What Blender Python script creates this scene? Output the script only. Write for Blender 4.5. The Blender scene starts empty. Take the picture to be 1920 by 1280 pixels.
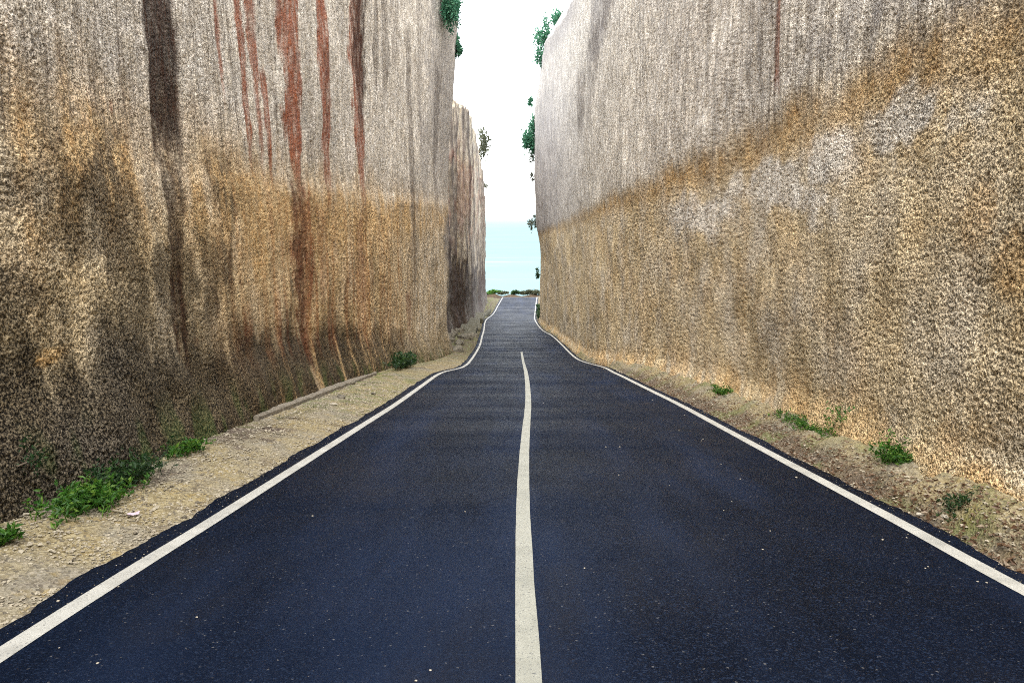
import bpy, math, random
import numpy as np
random.seed(7); RNG = np.random.default_rng(7)
C = bpy.context.scene.collection
R = math.radians

# ------------------------------------------------------------------ camera model (photo 1920x1280)
F = 1387.0; PITCH = R(9.82); CP, SP = math.cos(PITCH), math.sin(PITCH)
def ray(px, py):
    u = (px-960)/F; v = (640-py)/F
    return np.array([u, CP+v*SP, -SP+v*CP])          # per unit of camera depth

# ------------------------------------------------------------------ noise
G3 = np.array([[1,1,0],[-1,1,0],[1,-1,0],[-1,-1,0],[1,0,1],[-1,0,1],[1,0,-1],[-1,0,-1],[0,1,1],[0,-1,1],[0,1,-1],[0,-1,-1]], float)
def _h(ix, iy, iz, seed):
    h = (ix.astype(np.int64)*374761393 + iy.astype(np.int64)*668265263 + iz.astype(np.int64)*2147483647 + seed*974711) & 0xffffffff
    h = ((h ^ (h >> 13))*1274126177) & 0xffffffff
    return (h ^ (h >> 16)) & 0xffffffff
def pn(x, y, z, seed=0):
    x, y, z = np.broadcast_arrays(np.asarray(x, float), np.asarray(y, float), np.asarray(z, float))
    ix, iy, iz = np.floor(x), np.floor(y), np.floor(z)
    fx, fy, fz = x-ix, y-iy, z-iz
    q = lambda t: t*t*t*(t*(t*6-15)+10)
    u, v, w = q(fx), q(fy), q(fz)
    out = 0
    for a in (0, 1):
        for b in (0, 1):
            for c in (0, 1):
                g = G3[_h(ix+a, iy+b, iz+c, seed) % 12]
                d = g[..., 0]*(fx-a)+g[..., 1]*(fy-b)+g[..., 2]*(fz-c)
                out = out + d*(u if a else 1-u)*(v if b else 1-v)*(w if c else 1-w)
    return out*1.1
def fbm(x, y, z, oct=3, seed=0):
    o = 0; a = 1.0; f = 1.0
    for i in range(oct):
        o = o + a*pn(np.asarray(x)*f, np.asarray(y)*f, np.asarray(z)*f, seed+i*17); a *= .5; f *= 2.03
    return o
def sst(a, b, x):
    t = np.clip((x-a)/(b-a), 0, 1); return t*t*(3-2*t)

# ------------------------------------------------------------------ objects
def tag(o, label=None, cat=None, group=None, kind=None):
    for k, v in (('label', label), ('category', cat), ('group', group), ('kind', kind)):
        if v: o[k] = v
    return o
def mesh_obj(name, verts, faces, mats, parent=None, attrs=None, smooth=True, loc=None, fmat=None):
    verts = np.asarray(verts, np.float32)
    me = bpy.data.meshes.new(name)
    if loc is not None: verts = verts-np.asarray(loc, np.float32)
    faces = np.asarray(faces)
    if faces.ndim == 2:
        n, k = faces.shape
        me.vertices.add(len(verts)); me.vertices.foreach_set('co', verts.ravel())
        me.loops.add(n*k); me.loops.foreach_set('vertex_index', faces.astype(np.int32).ravel())
        me.polygons.add(n); me.polygons.foreach_set('loop_start', np.arange(0, n*k, k, dtype=np.int32))
        me.update(calc_edges=True)
    else:
        me.from_pydata([tuple(map(float, v)) for v in verts], [], [tuple(map(int, f)) for f in faces])
    me.polygons.foreach_set('use_smooth', np.full(len(me.polygons), smooth))
    for k, v in (attrs or {}).items():
        a = me.attributes.new(k, 'FLOAT', 'POINT'); a.data.foreach_set('value', np.asarray(v, np.float32).ravel())
    for m in (mats if isinstance(mats, (list, tuple)) else [mats]): me.materials.append(m)
    if fmat is not None: me.polygons.foreach_set('material_index', np.asarray(fmat, np.int32))
    me.update()
    o = bpy.data.objects.new(name, me); C.objects.link(o)
    if loc is not None: o.location = loc
    if parent: o.parent = parent
    return o
def empty(name, loc):
    o = bpy.data.objects.new(name, None); o.location = loc; o.empty_display_size = .2; C.objects.link(o); return o
def grid_faces(nr, nc):
    i = np.arange(nr-1)[:, None]*nc+np.arange(nc-1)[None, :]
    return np.stack([i, i+1, i+nc+1, i+nc], -1).reshape(-1, 4)

# ------------------------------------------------------------------ materials
def srgb(r, g, b):
    f = lambda c: (c/255/12.92) if c/255 <= .04045 else ((c/255+.055)/1.055)**2.4
    return (f(r), f(g), f(b), 1)
class NT:
    def __init__(s, name):
        s.m = bpy.data.materials.new(name); s.m.use_nodes = True; s.t = s.m.node_tree; s.t.nodes.clear()
        s.out = s.n('ShaderNodeOutputMaterial'); s.p = s.n('ShaderNodeBsdfPrincipled')
        s.l(s.p.outputs[0], s.out.inputs[0]); s.tc = s.n('ShaderNodeTexCoord')
    def n(s, t): return s.t.nodes.new(t)
    def l(s, a, b): s.t.links.new(a, b)
    def put(s, sock, v):
        if hasattr(v, 'links'): s.l(v, sock)
        else: sock.default_value = v
    def attr(s, name):
        n = s.n('ShaderNodeAttribute'); n.attribute_name = name; return n.outputs['Fac']
    def noise(s, scale, detail=2, rough=.5, stretch=None, dist=0):
        n = s.n('ShaderNodeTexNoise'); n.inputs['Scale'].default_value = scale
        n.inputs['Detail'].default_value = detail; n.inputs['Roughness'].default_value = rough; n.inputs['Distortion'].default_value = dist
        if stretch:
            mp = s.n('ShaderNodeMapping'); mp.inputs['Scale'].default_value = stretch
            s.l(s.tc.outputs['Object'], mp.inputs[0]); s.l(mp.outputs[0], n.inputs['Vector'])
        else: s.l(s.tc.outputs['Object'], n.inputs['Vector'])
        return n.outputs[0]
    def voro(s, scale, feat='F1', out='Distance'):
        n = s.n('ShaderNodeTexVoronoi'); n.feature = feat; n.inputs['Scale'].default_value = scale
        s.l(s.tc.outputs['Object'], n.inputs['Vector']); return n.outputs[out]
    def mr(s, v, a, b, c=0., d=1., smooth=False):
        n = s.n('ShaderNodeMapRange'); n.clamp = True
        if smooth: n.interpolation_type = 'SMOOTHSTEP'
        s.put(n.inputs[0], v)
        for k, x in zip((1, 2, 3, 4), (a, b, c, d)): n.inputs[k].default_value = x
        return n.outputs[0]
    def math(s, op, a, b=0.):
        n = s.n('ShaderNodeMath'); n.operation = op; s.put(n.inputs[0], a); s.put(n.inputs[1], b); return n.outputs[0]
    def mix(s, f, a, b, mode='MIX'):
        n = s.n('ShaderNodeMix'); n.data_type = 'RGBA'; n.blend_type = mode; n.clamp_factor = True
        s.put(n.inputs[0], f); s.put(n.inputs[6], a); s.put(n.inputs[7], b); return n.outputs[2]
    def vmul(s, col, f):
        n = s.n('ShaderNodeVectorMath'); n.operation = 'SCALE'; s.put(n.inputs[0], col); s.put(n.inputs['Scale'], f); return n.outputs[0]
    def bump(s, h, strength=.5, dist=.01, prev=None):
        n = s.n('ShaderNodeBump'); n.inputs['Strength'].default_value = strength; n.inputs['Distance'].default_value = dist
        s.put(n.inputs['Height'], h)
        if prev is not None: s.l(prev, n.inputs['Normal'])
        return n.outputs[0]
    def done(s, col, rough=.8, normal=None, spec=.3):
        s.put(s.p.inputs['Base Color'], col); s.put(s.p.inputs['Roughness'], rough); s.put(s.p.inputs['Specular IOR Level'], spec)
        if normal is not None: s.l(normal, s.p.inputs['Normal'])
        return s.m

def rock_material():
    s = NT('weathered_limestone')
    big = s.noise(.7, 3); mid = s.noise(3.2, 3)
    g1 = s.noise(40, 1, .5, dist=.4); g2 = s.noise(85, 1, .5); g3 = s.noise(9, 3, .6)
    st = s.noise(14, 3, .6, (1, 1, .05)); st2 = s.noise(34, 3, .6, (1, 1, .09))
    tan = s.mix(s.mr(mid, .35, .65), (.56, .45, .275, 1), (.64, .53, .345, 1))
    tan = s.mix(s.mr(big, .42, .68), tan, (.60, .53, .41, 1))
    pale = s.mix(s.mr(mid, .35, .65), (.615, .57, .485, 1), (.75, .72, .655, 1))
    c = s.mix(s.attr('pale'), tan, pale)
    c = s.mix(s.attr('ochre'), c, s.mix(s.mr(g3, .4, .6), (.52, .32, .13, 1), (.62, .44, .22, 1)))
    # colour mottling for local contrast: lighter grains and darker pores
    ch = s.noise(27, 2, .6, (1, .2, 1))        # tool marks running along the cutting
    grain0 = s.math('ADD', s.math('MULTIPLY', g1, .62), s.math('MULTIPLY', g2, .38))
    gm = s.n('ShaderNodeMix'); s.put(gm.inputs[0], s.attr('chisel')); s.put(gm.inputs[2], grain0); s.put(gm.inputs[3], ch); grain = gm.outputs[0]
    lower = s.mr(grain, .42, .575, .30, 1.46)
    upper = s.mr(grain, .40, .575, .45, 1.36)
    up = s.attr('upper')
    fac = s.n('ShaderNodeMix'); s.put(fac.inputs[0], up); s.put(fac.inputs[2], lower); s.put(fac.inputs[3], upper)
    c = s.vmul(c, fac.outputs[0]); c = s.vmul(c, s.mr(s.noise(2.1, 3, .6), .33, .67, .92, 1.22)); c = s.vmul(c, s.mr(s.noise(5.5, 2, .5, (1, 1, .16)), .35, .65, .88, 1.10))
    c = s.mix(s.math('MULTIPLY', s.mr(st, .52, .68), s.math('MULTIPLY', up, .60)), c, (.15, .115, .085, 1))
    c = s.mix(s.math('MULTIPLY', s.mr(st2, .53, .64), s.math('MULTIPLY', up, .72)), c, (.10, .08, .065, 1))
    br = s.mr(grain, .40, .62, 1.0, .84)
    c = s.mix(s.math('MULTIPLY', s.attr('soot'), br), c, s.mix(s.mr(g1, .45, .66), (.003, .0022, .0018, 1), (.030, .022, .014, 1)))
    c = s.mix(s.math('MULTIPLY', s.attr('grey'), .8), c, s.mix(s.mr(st2, .4, .6), (.11, .105, .12, 1), (.30, .285, .285, 1)))
    c = s.mix(s.math('MULTIPLY', s.attr('rust'), s.mr(grain, .36, .6, 1.0, .78)), c, s.mix(s.mr(st2, .4, .62), (.15, .026, .009, 1), (.37, .098, .028, 1)))
    c = s.mix(s.math('MULTIPLY', s.attr('dark'), s.mr(grain, .38, .62, 1.0, .86)), c, s.mix(s.mr(st2, .42, .62), (.015, .007, .005, 1), (.058, .025, .014, 1)))
    c = s.mix(s.attr('moss'), c, s.mix(s.mr(g1, .4, .6), (.02, .045, .012, 1), (.10, .13, .035, 1)))
    nb = s.bump(g2, .55, .012); nb = s.bump(g1, .75, .03, nb)
    return s.done(c, .93, nb, .12)

def simple(name, c1, c2, scale=20, rough=.85, bump=.3, spec=.25, bd=.01):
    s = NT(name); a = s.noise(scale, 4, .6)
    return s.done(s.mix(s.mr(a, .35, .65), c1, c2), rough, s.bump(a, bump, bd), spec)

def asphalt_material():
    s = NT('dark_asphalt')
    agg = s.voro(95, out='Color'); ag = s.n('ShaderNodeSeparateColor'); s.l(agg, ag.inputs[0])
    fine = s.noise(160, 2, .6); big = s.noise(.55, 4, .6); lane = s.noise(.9, 3, .55, (1, .12, 1)); band = s.noise(.8, 3, .55, (.12, 1, 1))
    c = s.mix(s.mr(big, .35, .65), (.0010, .0026, .0084, 1), (.0021, .0046, .0130, 1))
    pat = s.noise(.45, 4, .62, (1.6, .5, 1), .8)
    c = s.mix(s.mr(lane, .47, .70, 0, .75), c, (.0085, .0160, .040, 1))  # streaks of bluish sky sheen painted into the asphalt colour
    c = s.mix(s.mr(pat, .52, .70, 0, .7), c, (.0095, .0108, .0165, 1))
    c = s.mix(s.mr(pat, .34, .46, .55, 0), c, (.0004, .0010, .0032, 1))
    c = s.mix(s.mr(ag.outputs[0], .70, .95, 0, .9), c, (.0095, .0165, .036, 1))
    c = s.mix(s.mr(ag.outputs[1], .994, .9995, 0, .35), c, (.22, .22, .22, 1))
    rough = s.math('ADD', s.mr(big, .3, .7, .50, .62), s.mr(band, .4, .7, -.05, .09))
    h = s.math('ADD', s.math('MULTIPLY', ag.outputs[2], .6), fine)
    s.p.inputs['Specular Tint'].default_value = (.5, .72, 1, 1)
    return s.done(c, rough, s.bump(h, .9, .008), .05)

def paint_material(name, col, worn=.0, dirt=(.30, .31, .29, 1)):
    s = NT(name)
    a = s.noise(60, 3, .65); b = s.noise(4, 3); e = s.noise(240, 2)
    c = s.mix(s.mr(b, .4, .68, 0, .55), col, dirt)
    c = s.mix(s.mr(a, .66-worn, .72-worn*.6, 0, .85), c, (.045, .05, .06, 1))
    return s.done(c, .6, s.bump(e, .35, .004), .35)

def gravel_material():
    s = NT('limestone_gravel')
    v = s.voro(42, out='Color'); sc = s.n('ShaderNodeSeparateColor'); s.l(v, sc.inputs[0])
    d = s.voro(42); big = s.noise(1.1, 3); mid = s.noise(6, 3); f = s.noise(90, 2)
    c = s.mix(s.mr(sc.outputs[0], 0, 1), (.15, .118, .06, 1), (.33, .285, .175, 1))
    c = s.mix(s.mr(big, .42, .64, 0, .8), c, s.mix(sc.outputs[1], (.12, .108, .082, 1), (.28, .26, .215, 1)))
    c = s.mix(s.mr(mid, .56, .72, 0, .6), c, (.26, .19, .07, 1))
    c = s.mix(s.mr(sc.outputs[2], .86, .9, 0, .75), c, (.09, .08, .065, 1))
    c = s.mix(s.attr('dirt'), c, s.mix(sc.outputs[0], (.03, .022, .018, 1), (.13, .10, .08, 1)))
    c = s.mix(s.attr('green'), c, s.mix(f, (.06, .085, .02, 1), (.20, .22, .08, 1)))
    return s.done(c, .95, s.bump(d, .6, .02, s.bump(f, .4, .006)), .1)

def leaf_material(name, c1, c2, c3):
    s = NT(name)
    g = s.n('ShaderNodeNewGeometry'); r = g.outputs['Random Per Island']
    c = s.mix(s.mr(r, 0, .7), c1, c2); c = s.mix(s.mr(r, .7, 1.0), c, c3)
    s.done(c, .5, None, .35)
    tr = s.n('ShaderNodeBsdfTranslucent'); s.l(c, tr.inputs[0])
    mx = s.n('ShaderNodeMixShader'); mx.inputs[0].default_value = .35
    s.l(s.p.outputs[0], mx.inputs[1]); s.l(tr.outputs[0], mx.inputs[2]); s.l(mx.outputs[0], s.out.inputs[0])
    return s.m

M = dict(
    rock=rock_material(), asphalt=asphalt_material(), gravel=gravel_material(),
    white=paint_material('white_road_paint', (.38, .38, .35, 1), .06, (.22, .22, .20, 1)),
    centre=paint_material('grey_white_road_paint', (.245, .25, .215, 1), .08, (.165, .17, .145, 1)),
    worn=paint_material('worn_road_paint', (.013, .018, .030, 1), .3, (.006, .010, .019, 1)),
    concrete=simple('old_concrete', (.12, .105, .078, 1), (.25, .22, .175, 1), 14),
    palestone=simple('pale_stone', (.28, .255, .20, 1), (.42, .385, .32, 1), 30),
    roughstone=simple('grey_stone', (.06, .055, .042, 1), (.20, .18, .14, 1), 9),
    earth=simple('dry_earth', (.030, .020, .011, 1), (.07, .05, .03, 1), 2.5),
    scrub=simple('scrub_soil', (.06, .075, .03, 1), (.18, .16, .08, 1), 1.2),
    paper=simple('pinkish_paper', (.42, .31, .37, 1), (.52, .43, .49, 1), 25, .6, .1),
    wood=simple('bark', (.09, .07, .05, 1), (.19, .15, .11, 1), 12),
    deadleaf=leaf_material('dead_leaf', (.10, .055, .03, 1), (.20, .13, .08, 1), (.36, .29, .21, 1)),
    leaf=leaf_material('shrub_leaf', (.03, .12, .07, 1), (.06, .20, .115, 1), (.14, .30, .18, 1)),
    weed=leaf_material('weed_leaf', (.022, .08, .010, 1), (.05, .15, .016, 1), (.14, .24, .035, 1)),
    darkweed=leaf_material('dark_weed_leaf', (.012, .035, .012, 1), (.025, .065, .02, 1), (.06, .11, .03, 1)),
    olive=leaf_material('olive_leaf', (.035, .045, .025, 1), (.07, .08, .045, 1), (.14, .14, .08, 1)),
)

# ------------------------------------------------------------------ road line, measured off the edge lines (6 m apart)
TAB = [(557, 943, 1007), (569, 936, 1005), (582, 929, 1003.5), (602, 910, 1004), (617, 907.5, 1015), (630, 904, 1036), (650, 898.5, 1057.5),
       (672, 885, 1081), (688, 868, 1131), (706, 822, 1157), (722, 793, 1199), (753, 745, 1269), (793, 685, 1340), (872, 566, 1480), (1004, 356, 1730), (1105, 187, 1917)]
pts = []
for py, xl, xr in TAB[::-1]:
    d = 6*F/(xr-xl); r0 = ray(960, py)
    pts.append((d*r0[1], d*(xl-960)/F, d*(xr-960)/F, d*r0[2]))
pts = np.array(pts)
k = pts[:, 0] < 30
pts[k, 3] = -1.76-.1462*pts[k, 0]
near = [[y, pts[0, 1], pts[0, 2], -1.76-.1462*y] for y in (-60, -30, -12, -4, 0, 2.4)]
pts = np.vstack([near, pts])
def interp(xs, ys):
    h = np.diff(xs); dl = np.diff(ys)/h; m = np.zeros(len(xs)); m[0] = dl[0]; m[-1] = dl[-1]
    for i in range(1, len(xs)-1):
        if dl[i-1]*dl[i] > 0:
            w1 = 2*h[i]+h[i-1]; w2 = h[i]+2*h[i-1]; m[i] = (w1+w2)/(w1/dl[i-1]+w2/dl[i])
    def f(x):
        x = np.asarray(x, float); xc = np.clip(x, xs[0], xs[-1])
        i = np.clip(np.searchsorted(xs, xc)-1, 0, len(xs)-2); t = (xc-xs[i])/h[i]
        return ((2*t**3-3*t**2+1)*ys[i]+(t**3-2*t**2+t)*h[i]*m[i]+(-2*t**3+3*t**2)*ys[i+1]+(t**3-t**2)*h[i]*m[i+1])
    return f
XL, XR, RZ = (interp(pts[:, 0], pts[:, i]) for i in (1, 2, 3))
YEND = float(pts[-1, 0])
def smooth_log(f):
    ly = np.linspace(math.log(30), math.log(YEND+30), 900); y = np.exp(ly)-30+0*ly; y = np.clip(y, 0, YEND); v = f(y)
    k = np.exp(-.5*(np.arange(-30, 31)/9.)**2); k /= k.sum(); vp = np.pad(v, 30, mode='reflect', reflect_type='odd'); vs = np.convolve(vp, k, 'valid')
    return lambda q: np.where(np.asarray(q, float) < .5, f(q), np.interp(np.clip(q, 0, YEND), y, vs))
XL, XR, RZ = smooth_log(XL), smooth_log(XR), smooth_log(RZ)
CL = interp(np.array([-60, 0, 3.5, 6.2, 8.7, 11.8, 15.5, 22.2, 47, 62, 87, YEND]),
            np.array([.080, .081, .082, .098, .145, .235, .35, .456, .62, .60, -.1, 1.2]))
CL = smooth_log(CL)
def on_ground(px, py, lift=0.):
    r = ray(px, py); d = 10.
    for _ in range(80):
        z = float(RZ(d*r[1]))+lift; d = .5*d+.5*(z/r[2])
    return np.array([d*r[0], d*r[1], d*r[2]])

# ------------------------------------------------------------------ wall foot lines (plan)
WLP = np.array([(-60, -4.1), (0, -4.1), (5.6, -4.15), (12, -4.35), (22, -4.35), (32, -4.2), (39, -4.0), (44, -3.92), (46.2, -4.05)], float)
WRP = np.array([(-60, 4.0), (0, 4.05), (5, 4.15), (8, 4.42), (12, 4.6), (20, 4.62), (26, 4.5), (33, 4.28), (45, 4.15), (63, 3.85), (80, 3.45), (87, 3.38)], float)
FLP = np.array([(48, -5.6), (54, -5.5), (62, -5.3), (75, -4.9), (95, -4.55), (112, -4.42), (121, -4.4)], float)
WL, WR, FL = interp(WLP[:, 0], WLP[:, 1]), interp(WRP[:, 0], WRP[:, 1]), interp(FLP[:, 0], FLP[:, 1])
def on_wall(px, py, Wf):
    r = ray(px, py); X = float(Wf(10.))
    for _ in range(60):
        d = X/r[0]; X = .5*X+.5*float(Wf(np.clip(d*r[1], 1, 121)))
    d = X/r[0]
    return d*r[1], d*r[2]

def catmull(P, n=60):
    P = np.array(P, float); Q = np.vstack([2*P[0]-P[1], P, 2*P[-1]-P[-2]]); out = []
    for i in range(1, len(Q)-2):
        t = np.linspace(0, 1, n, endpoint=False)[:, None]
        a, b, c, d = Q[i-1], Q[i], Q[i+1], Q[i+2]
        out.append(.5*((2*b)+(-a+c)*t+(2*a-5*b+4*c-d)*t**2+(-a+3*b-3*c+d)*t**3))
    return np.vstack(out+[P[-1:]])

def cliff(name, path, side, top, offs, masks, zb_add, kstep, lo, hi, rows, coarse, seed, label, visible=.285):
    """side: +1 when the road lies on the +X side of the rock"""
    P = catmull(path); seg = np.r_[0, np.cumsum(np.hypot(*np.diff(P, axis=0).T))]
    s = 0.; S = []
    while s < seg[-1]:
        S.append(s); y = np.interp(s, seg, P[:, 1]); x = np.interp(s, seg, P[:, 0])
        if y < 2.2: s += min(.6, .03+.09*(2.2-y))
        else: s += min(max(kstep*y*y/(740*4.3), lo), hi) if abs(x) < 6.5 else .5
    S = np.array(S); X = np.interp(S, seg, P[:, 0]); Y = np.interp(S, seg, P[:, 1])
    tx, ty = np.gradient(X, S), np.gradient(Y, S)
    kk = 9
    L = np.hypot(tx, ty); tx /= L; ty /= L
    nx, ny = (ty, -tx) if side > 0 else (-ty, tx)
    if nx[len(nx)//4]*side < 0: nx, ny = -nx, -ny
    zb = RZ(np.clip(Y, -60, YEND))-zb_add
    zt = top(X, Y)
    zf = np.minimum(np.where(Y > 0, visible*Y+1.2, 3.0), zt-.6); zf = np.maximum(zf, zb+2)
    t = np.linspace(0, 1, rows)[:, None]; tc = np.linspace(0, 1, coarse+1)[1:, None]
    Z = np.vstack([zb+(zf-zb)*t, zf+(zt-zf)*tc])
    nr, nc = Z.shape
    Xg, Yg = np.broadcast_to(X, Z.shape), np.broadcast_to(Y, Z.shape)
    hb = Z-(zb+zb_add)
    o = offs(Xg, Yg, Z, hb)
    X3 = Xg+nx*o; Y3 = Yg+ny*o
    A = masks(X3, Y3, Z, hb)
    up = A['upper']; A['chisel'] = .72*sst(9, 26, Y3)+0*Z
    disp = .13*fbm(X3*.22, Y3*.22, Z*.16, 3, seed)+.024*fbm(X3*1.3, Y3*1.3, Z*.8, 3, seed+5)
    grain = pn(X3*25, Y3*25, Z*25, seed+9)+.6*pn(X3*48, Y3*48, Z*48, seed+10)+.25*pn(X3*9, Y3*9, Z*9, seed+11)
    stri = pn(X3*7, Y3*7, Z*.5, seed+12)+.6*pn(X3*17, Y3*17, Z*1.1, seed+13)
    pits = -np.clip(pn(X3*21, Y3*21, Z*21, seed+14)-.22, 0, 1)
    chz = pn(X3*16, Y3*3.4, Z*16, seed+15)+.5*pn(X3*30, Y3*6.5, Z*30, seed+16)
    disp = disp+A['chisel']*(1-up)*.013*chz+(1-up)*(grain*.0085+pits*.032)+up*(stri*.020+grain*.008+pits*.03)+A.get('disp', 0)
    V = np.stack([X3+nx*disp, Y3+ny*disp, Z], -1)
    # plateau behind the brink
    sh = []
    for i, dback in enumerate((.35, .9, 1.8, 3.5, 6, 10, 16)):
        b = V[-1].copy(); b[:, 0] -= nx*dback; b[:, 1] -= ny*dback
        b[:, 2] += .25*dback**.8+.35*pn(b[:, 0]*.5, b[:, 1]*.5, dback, seed+20); sh.append(b)
    low = V[0].copy(); low[:, 2] -= 1.5
    Vall = np.vstack([low[None], V, np.array(sh)]); R_ = len(Vall)
    atts = {}
    for kx in ('pale', 'ochre', 'rust', 'dark', 'soot', 'moss', 'grey', 'upper', 'chisel'):
        a = np.broadcast_to(A.get(kx, 0.), Z.shape).astype(float)
        atts[kx] = np.vstack([a[:1], a, np.repeat(a[-1:], len(sh), 0)*(.6 if kx != 'moss' else 0)+(.4 if kx == 'moss' else 0)])
    f = grid_faces(R_, nc)
    if side < 0: f = f[:, ::-1]
    ob = mesh_obj(name, Vall.reshape(-1, 3), f, M['rock'], attrs=atts, loc=(float(X[len(X)//2]), float(Y[len(Y)//2]), float(zb.mean())))
    return tag(ob, label, 'rock wall', 'cut limestone walls of the road cutting')

# ------------------------------------------------------------------ stains, and a recess shadow painted on the far rock: positions along each wall
def streaks(lst, Wf):
    out = []
    for px, p0, p1, hw, kind, st in lst:
        y0, z0 = on_wall(px, p0, Wf); y1, z1 = on_wall(px, p1, Wf)
        ym, zm = on_wall(px, .5*(p0+p1), Wf)
        sc = ym*ym/(F*abs(float(Wf(ym))))
        out.append((ym, 99. if p0 <= 0 else z0, z1, hw*sc*(1.08 if kind == 'rust' else 1.), kind, st))
    return out
WLf = lambda y: WL(y)-.24
SL = streaks([(313, 0, 318, 33, 'dark', 1.), (322, 290, 520, 23, 'dark', .72), (330, 470, 710, 16, 'dark', .85), (308, 285, 390, 10, 'dark', .6), (345, 560, 720, 24, 'soot', .55),
              (413, 0, 185, 4, 'rust', .85), (461, 0, 320, 7.5, 'rust', .95), (484, 0, 325, 7, 'rust', .8), (504, 130, 350, 6, 'rust', .9),
              (527, 0, 110, 5, 'rust', .95), (549, 0, 385, 14, 'rust', 1.), (562, 330, 700, 11, 'dark', .55), (568, 350, 690, 17, 'rust', .65), (605, 0, 380, 9, 'rust', .95),
              (608, 90, 240, 5, 'dark', .35), (600, 380, 600, 7, 'rust', .35), (672, 0, 400, 10.5, 'rust', .9), (675, 0, 265, 10, 'dark', .85), (676, 390, 690, 7, 'rust', .45),
              (705, 0, 220, 4, 'dark', .5), (722, 0, 205, 7, 'dark', .5), (740, 0, 160, 8, 'dark', .3), (770, 60, 540, 5, 'dark', .55), (764, 540, 640, 4, 'rust', .35),
              (640, 0, 150, 9, 'dark', .22), (520, 40, 330, 3, 'dark', .3), (575, 80, 340, 9, 'dark', .25), (438, 0, 300, 3, 'dark', .3), (208, 185, 220, 3, 'rust', .7), (165, 60, 260, 3, 'dark', .3), (235, 80, 260, 5, 'dark', .3), (262, 0, 150, 6, 'dark', .35),
              (831, 400, 520, 9, 'grey', .9), (838, 500, 660, 9, 'dark', .85), (820, 0, 400, 16, 'grey', .55), (838, 0, 330, 10, 'grey', .85), (826, 60, 300, 3, 'dark', .6), (812, 120, 420, 3, 'dark', .45), (842, 150, 640, 3, 'dark', .6), (786, 0, 300, 3, 'dark', .3), (795, 190, 400, 7, 'grey', .5), (775, 300, 540, 9, 'grey', .25), (850, 0, 700, 5, 'grey', .5)], WLf)
SR = streaks([(1463, 0, 185, 5, 'rust', .75), (1457, 0, 240, 3, 'dark', .5), (1445, 120, 240, 3, 'dark', .45), (1376, 90, 235, 4, 'dark', .4), (1125, 0, 110, 22, 'grey', .7), (1108, 60, 270, 7, 'dark', .35), (1090, 130, 265, 6, 'dark', .45),
              (1140, 0, 60, 10, 'dark', .4), (1118, 40, 150, 5, 'dark', .5), (1550, 60, 120, 20, 'grey', .45), (1600, 0, 90, 20, 'grey', .4), (1640, 0, 110, 16, 'grey', .5), (1680, 0, 60, 16, 'grey', .45), (1530, 0, 160, 12, 'grey', .35), (1780, 0, 60, 25, 'grey', .5), (1820, 0, 40, 25, 'grey', .5), (1060, 300, 440, 26, 'grey', .35), (1085, 320, 440, 14, 'grey', .3), (1500, 40, 170, 5, 'dark', .25), (1330, 20, 160, 4, 'dark', .2)], WR)
SF = streaks([(853, 330, 640, 7, 'dark', .5), (863, 480, 640, 12, 'dark', .8), (876, 300, 420, 9, 'rust', .45), (866, 310, 450, 6, 'rust', .4), (885, 250, 300, 10, 'grey', .5), (890, 400, 620, 8, 'grey', .35), (900, 420, 600, 5, 'dark', .6), (907, 320, 580, 6, 'dark', .75), (850, 220, 640, 5, 'grey', .6)], FL)  # two leftmost dark streaks paint the recess shadow into the rock colour

def apply_streaks(lst, X, Y, Z, seed, A):
    brk = fbm(X*6, Y*6, Z*2.2, 2, seed+70)
    for i, (yc, z0, z1, hw, kind, st) in enumerate(lst):
        near = np.abs(Y-yc) < hw*4+.2
        if not near.any(): continue
        y, z = Y[near], Z[near]
        wob = hw*.22*pn(z*.9, yc, i, seed+40)+hw*.14*pn(z*3.1, yc, i, seed+41)
        H = max(min(z0, .27*yc+.4)-z1, .4)
        hz = hw*(1+.22*pn(z*.8, yc+9, i, seed+42))*((.42+.58*sst(-.02, .5, (z-z1)/H)) if i else .95)
        tail = sst(z1-.08*H, z1+.22*H, z+.16*H*brk[near])
        if z0 < 90: tail = tail*(1-sst(z0-.15*H, z0+.05*H, z+.1*H*brk[near]))
        if i == 0: wob = wob*.35; hz = hw*(1+.07*pn(z*.8, yc, i, seed+42))
        e = np.abs(y-yc-wob)/hz+(.35 if i else .13)*brk[near]
        m = np.clip((1-sst(.70, 1.08, e))*tail*st*(1+(.35 if i else .1)*np.clip(-1.6*brk[near]-.2, -1, .2)), 0, 1)
        a = A[kind]; a[near] = np.maximum(a[near], m)

def zeros(Z): return {k: np.zeros(Z.shape) for k in ('pale', 'ochre', 'rust', 'dark', 'soot', 'moss', 'grey', 'upper', 'disp')}

def blob(A, key, Wf, px, py, rx, ry, X, Y, Z, st, seed):
    yc, zc = on_wall(px, py, Wf); sc = yc*yc/(F*abs(float(Wf(yc)))); ry_ = ry*yc/F
    e = np.sqrt(((Y-yc)/(rx*sc))**2+((Z-zc)/ry_)**2)+.7*fbm(Y*1.6/max(1, yc/9), Z*1.6, X, 3, seed+int(px))
    m = (1-sst(.5, 1.25, e))*st
    A[key] = np.maximum(A[key], m)

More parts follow.
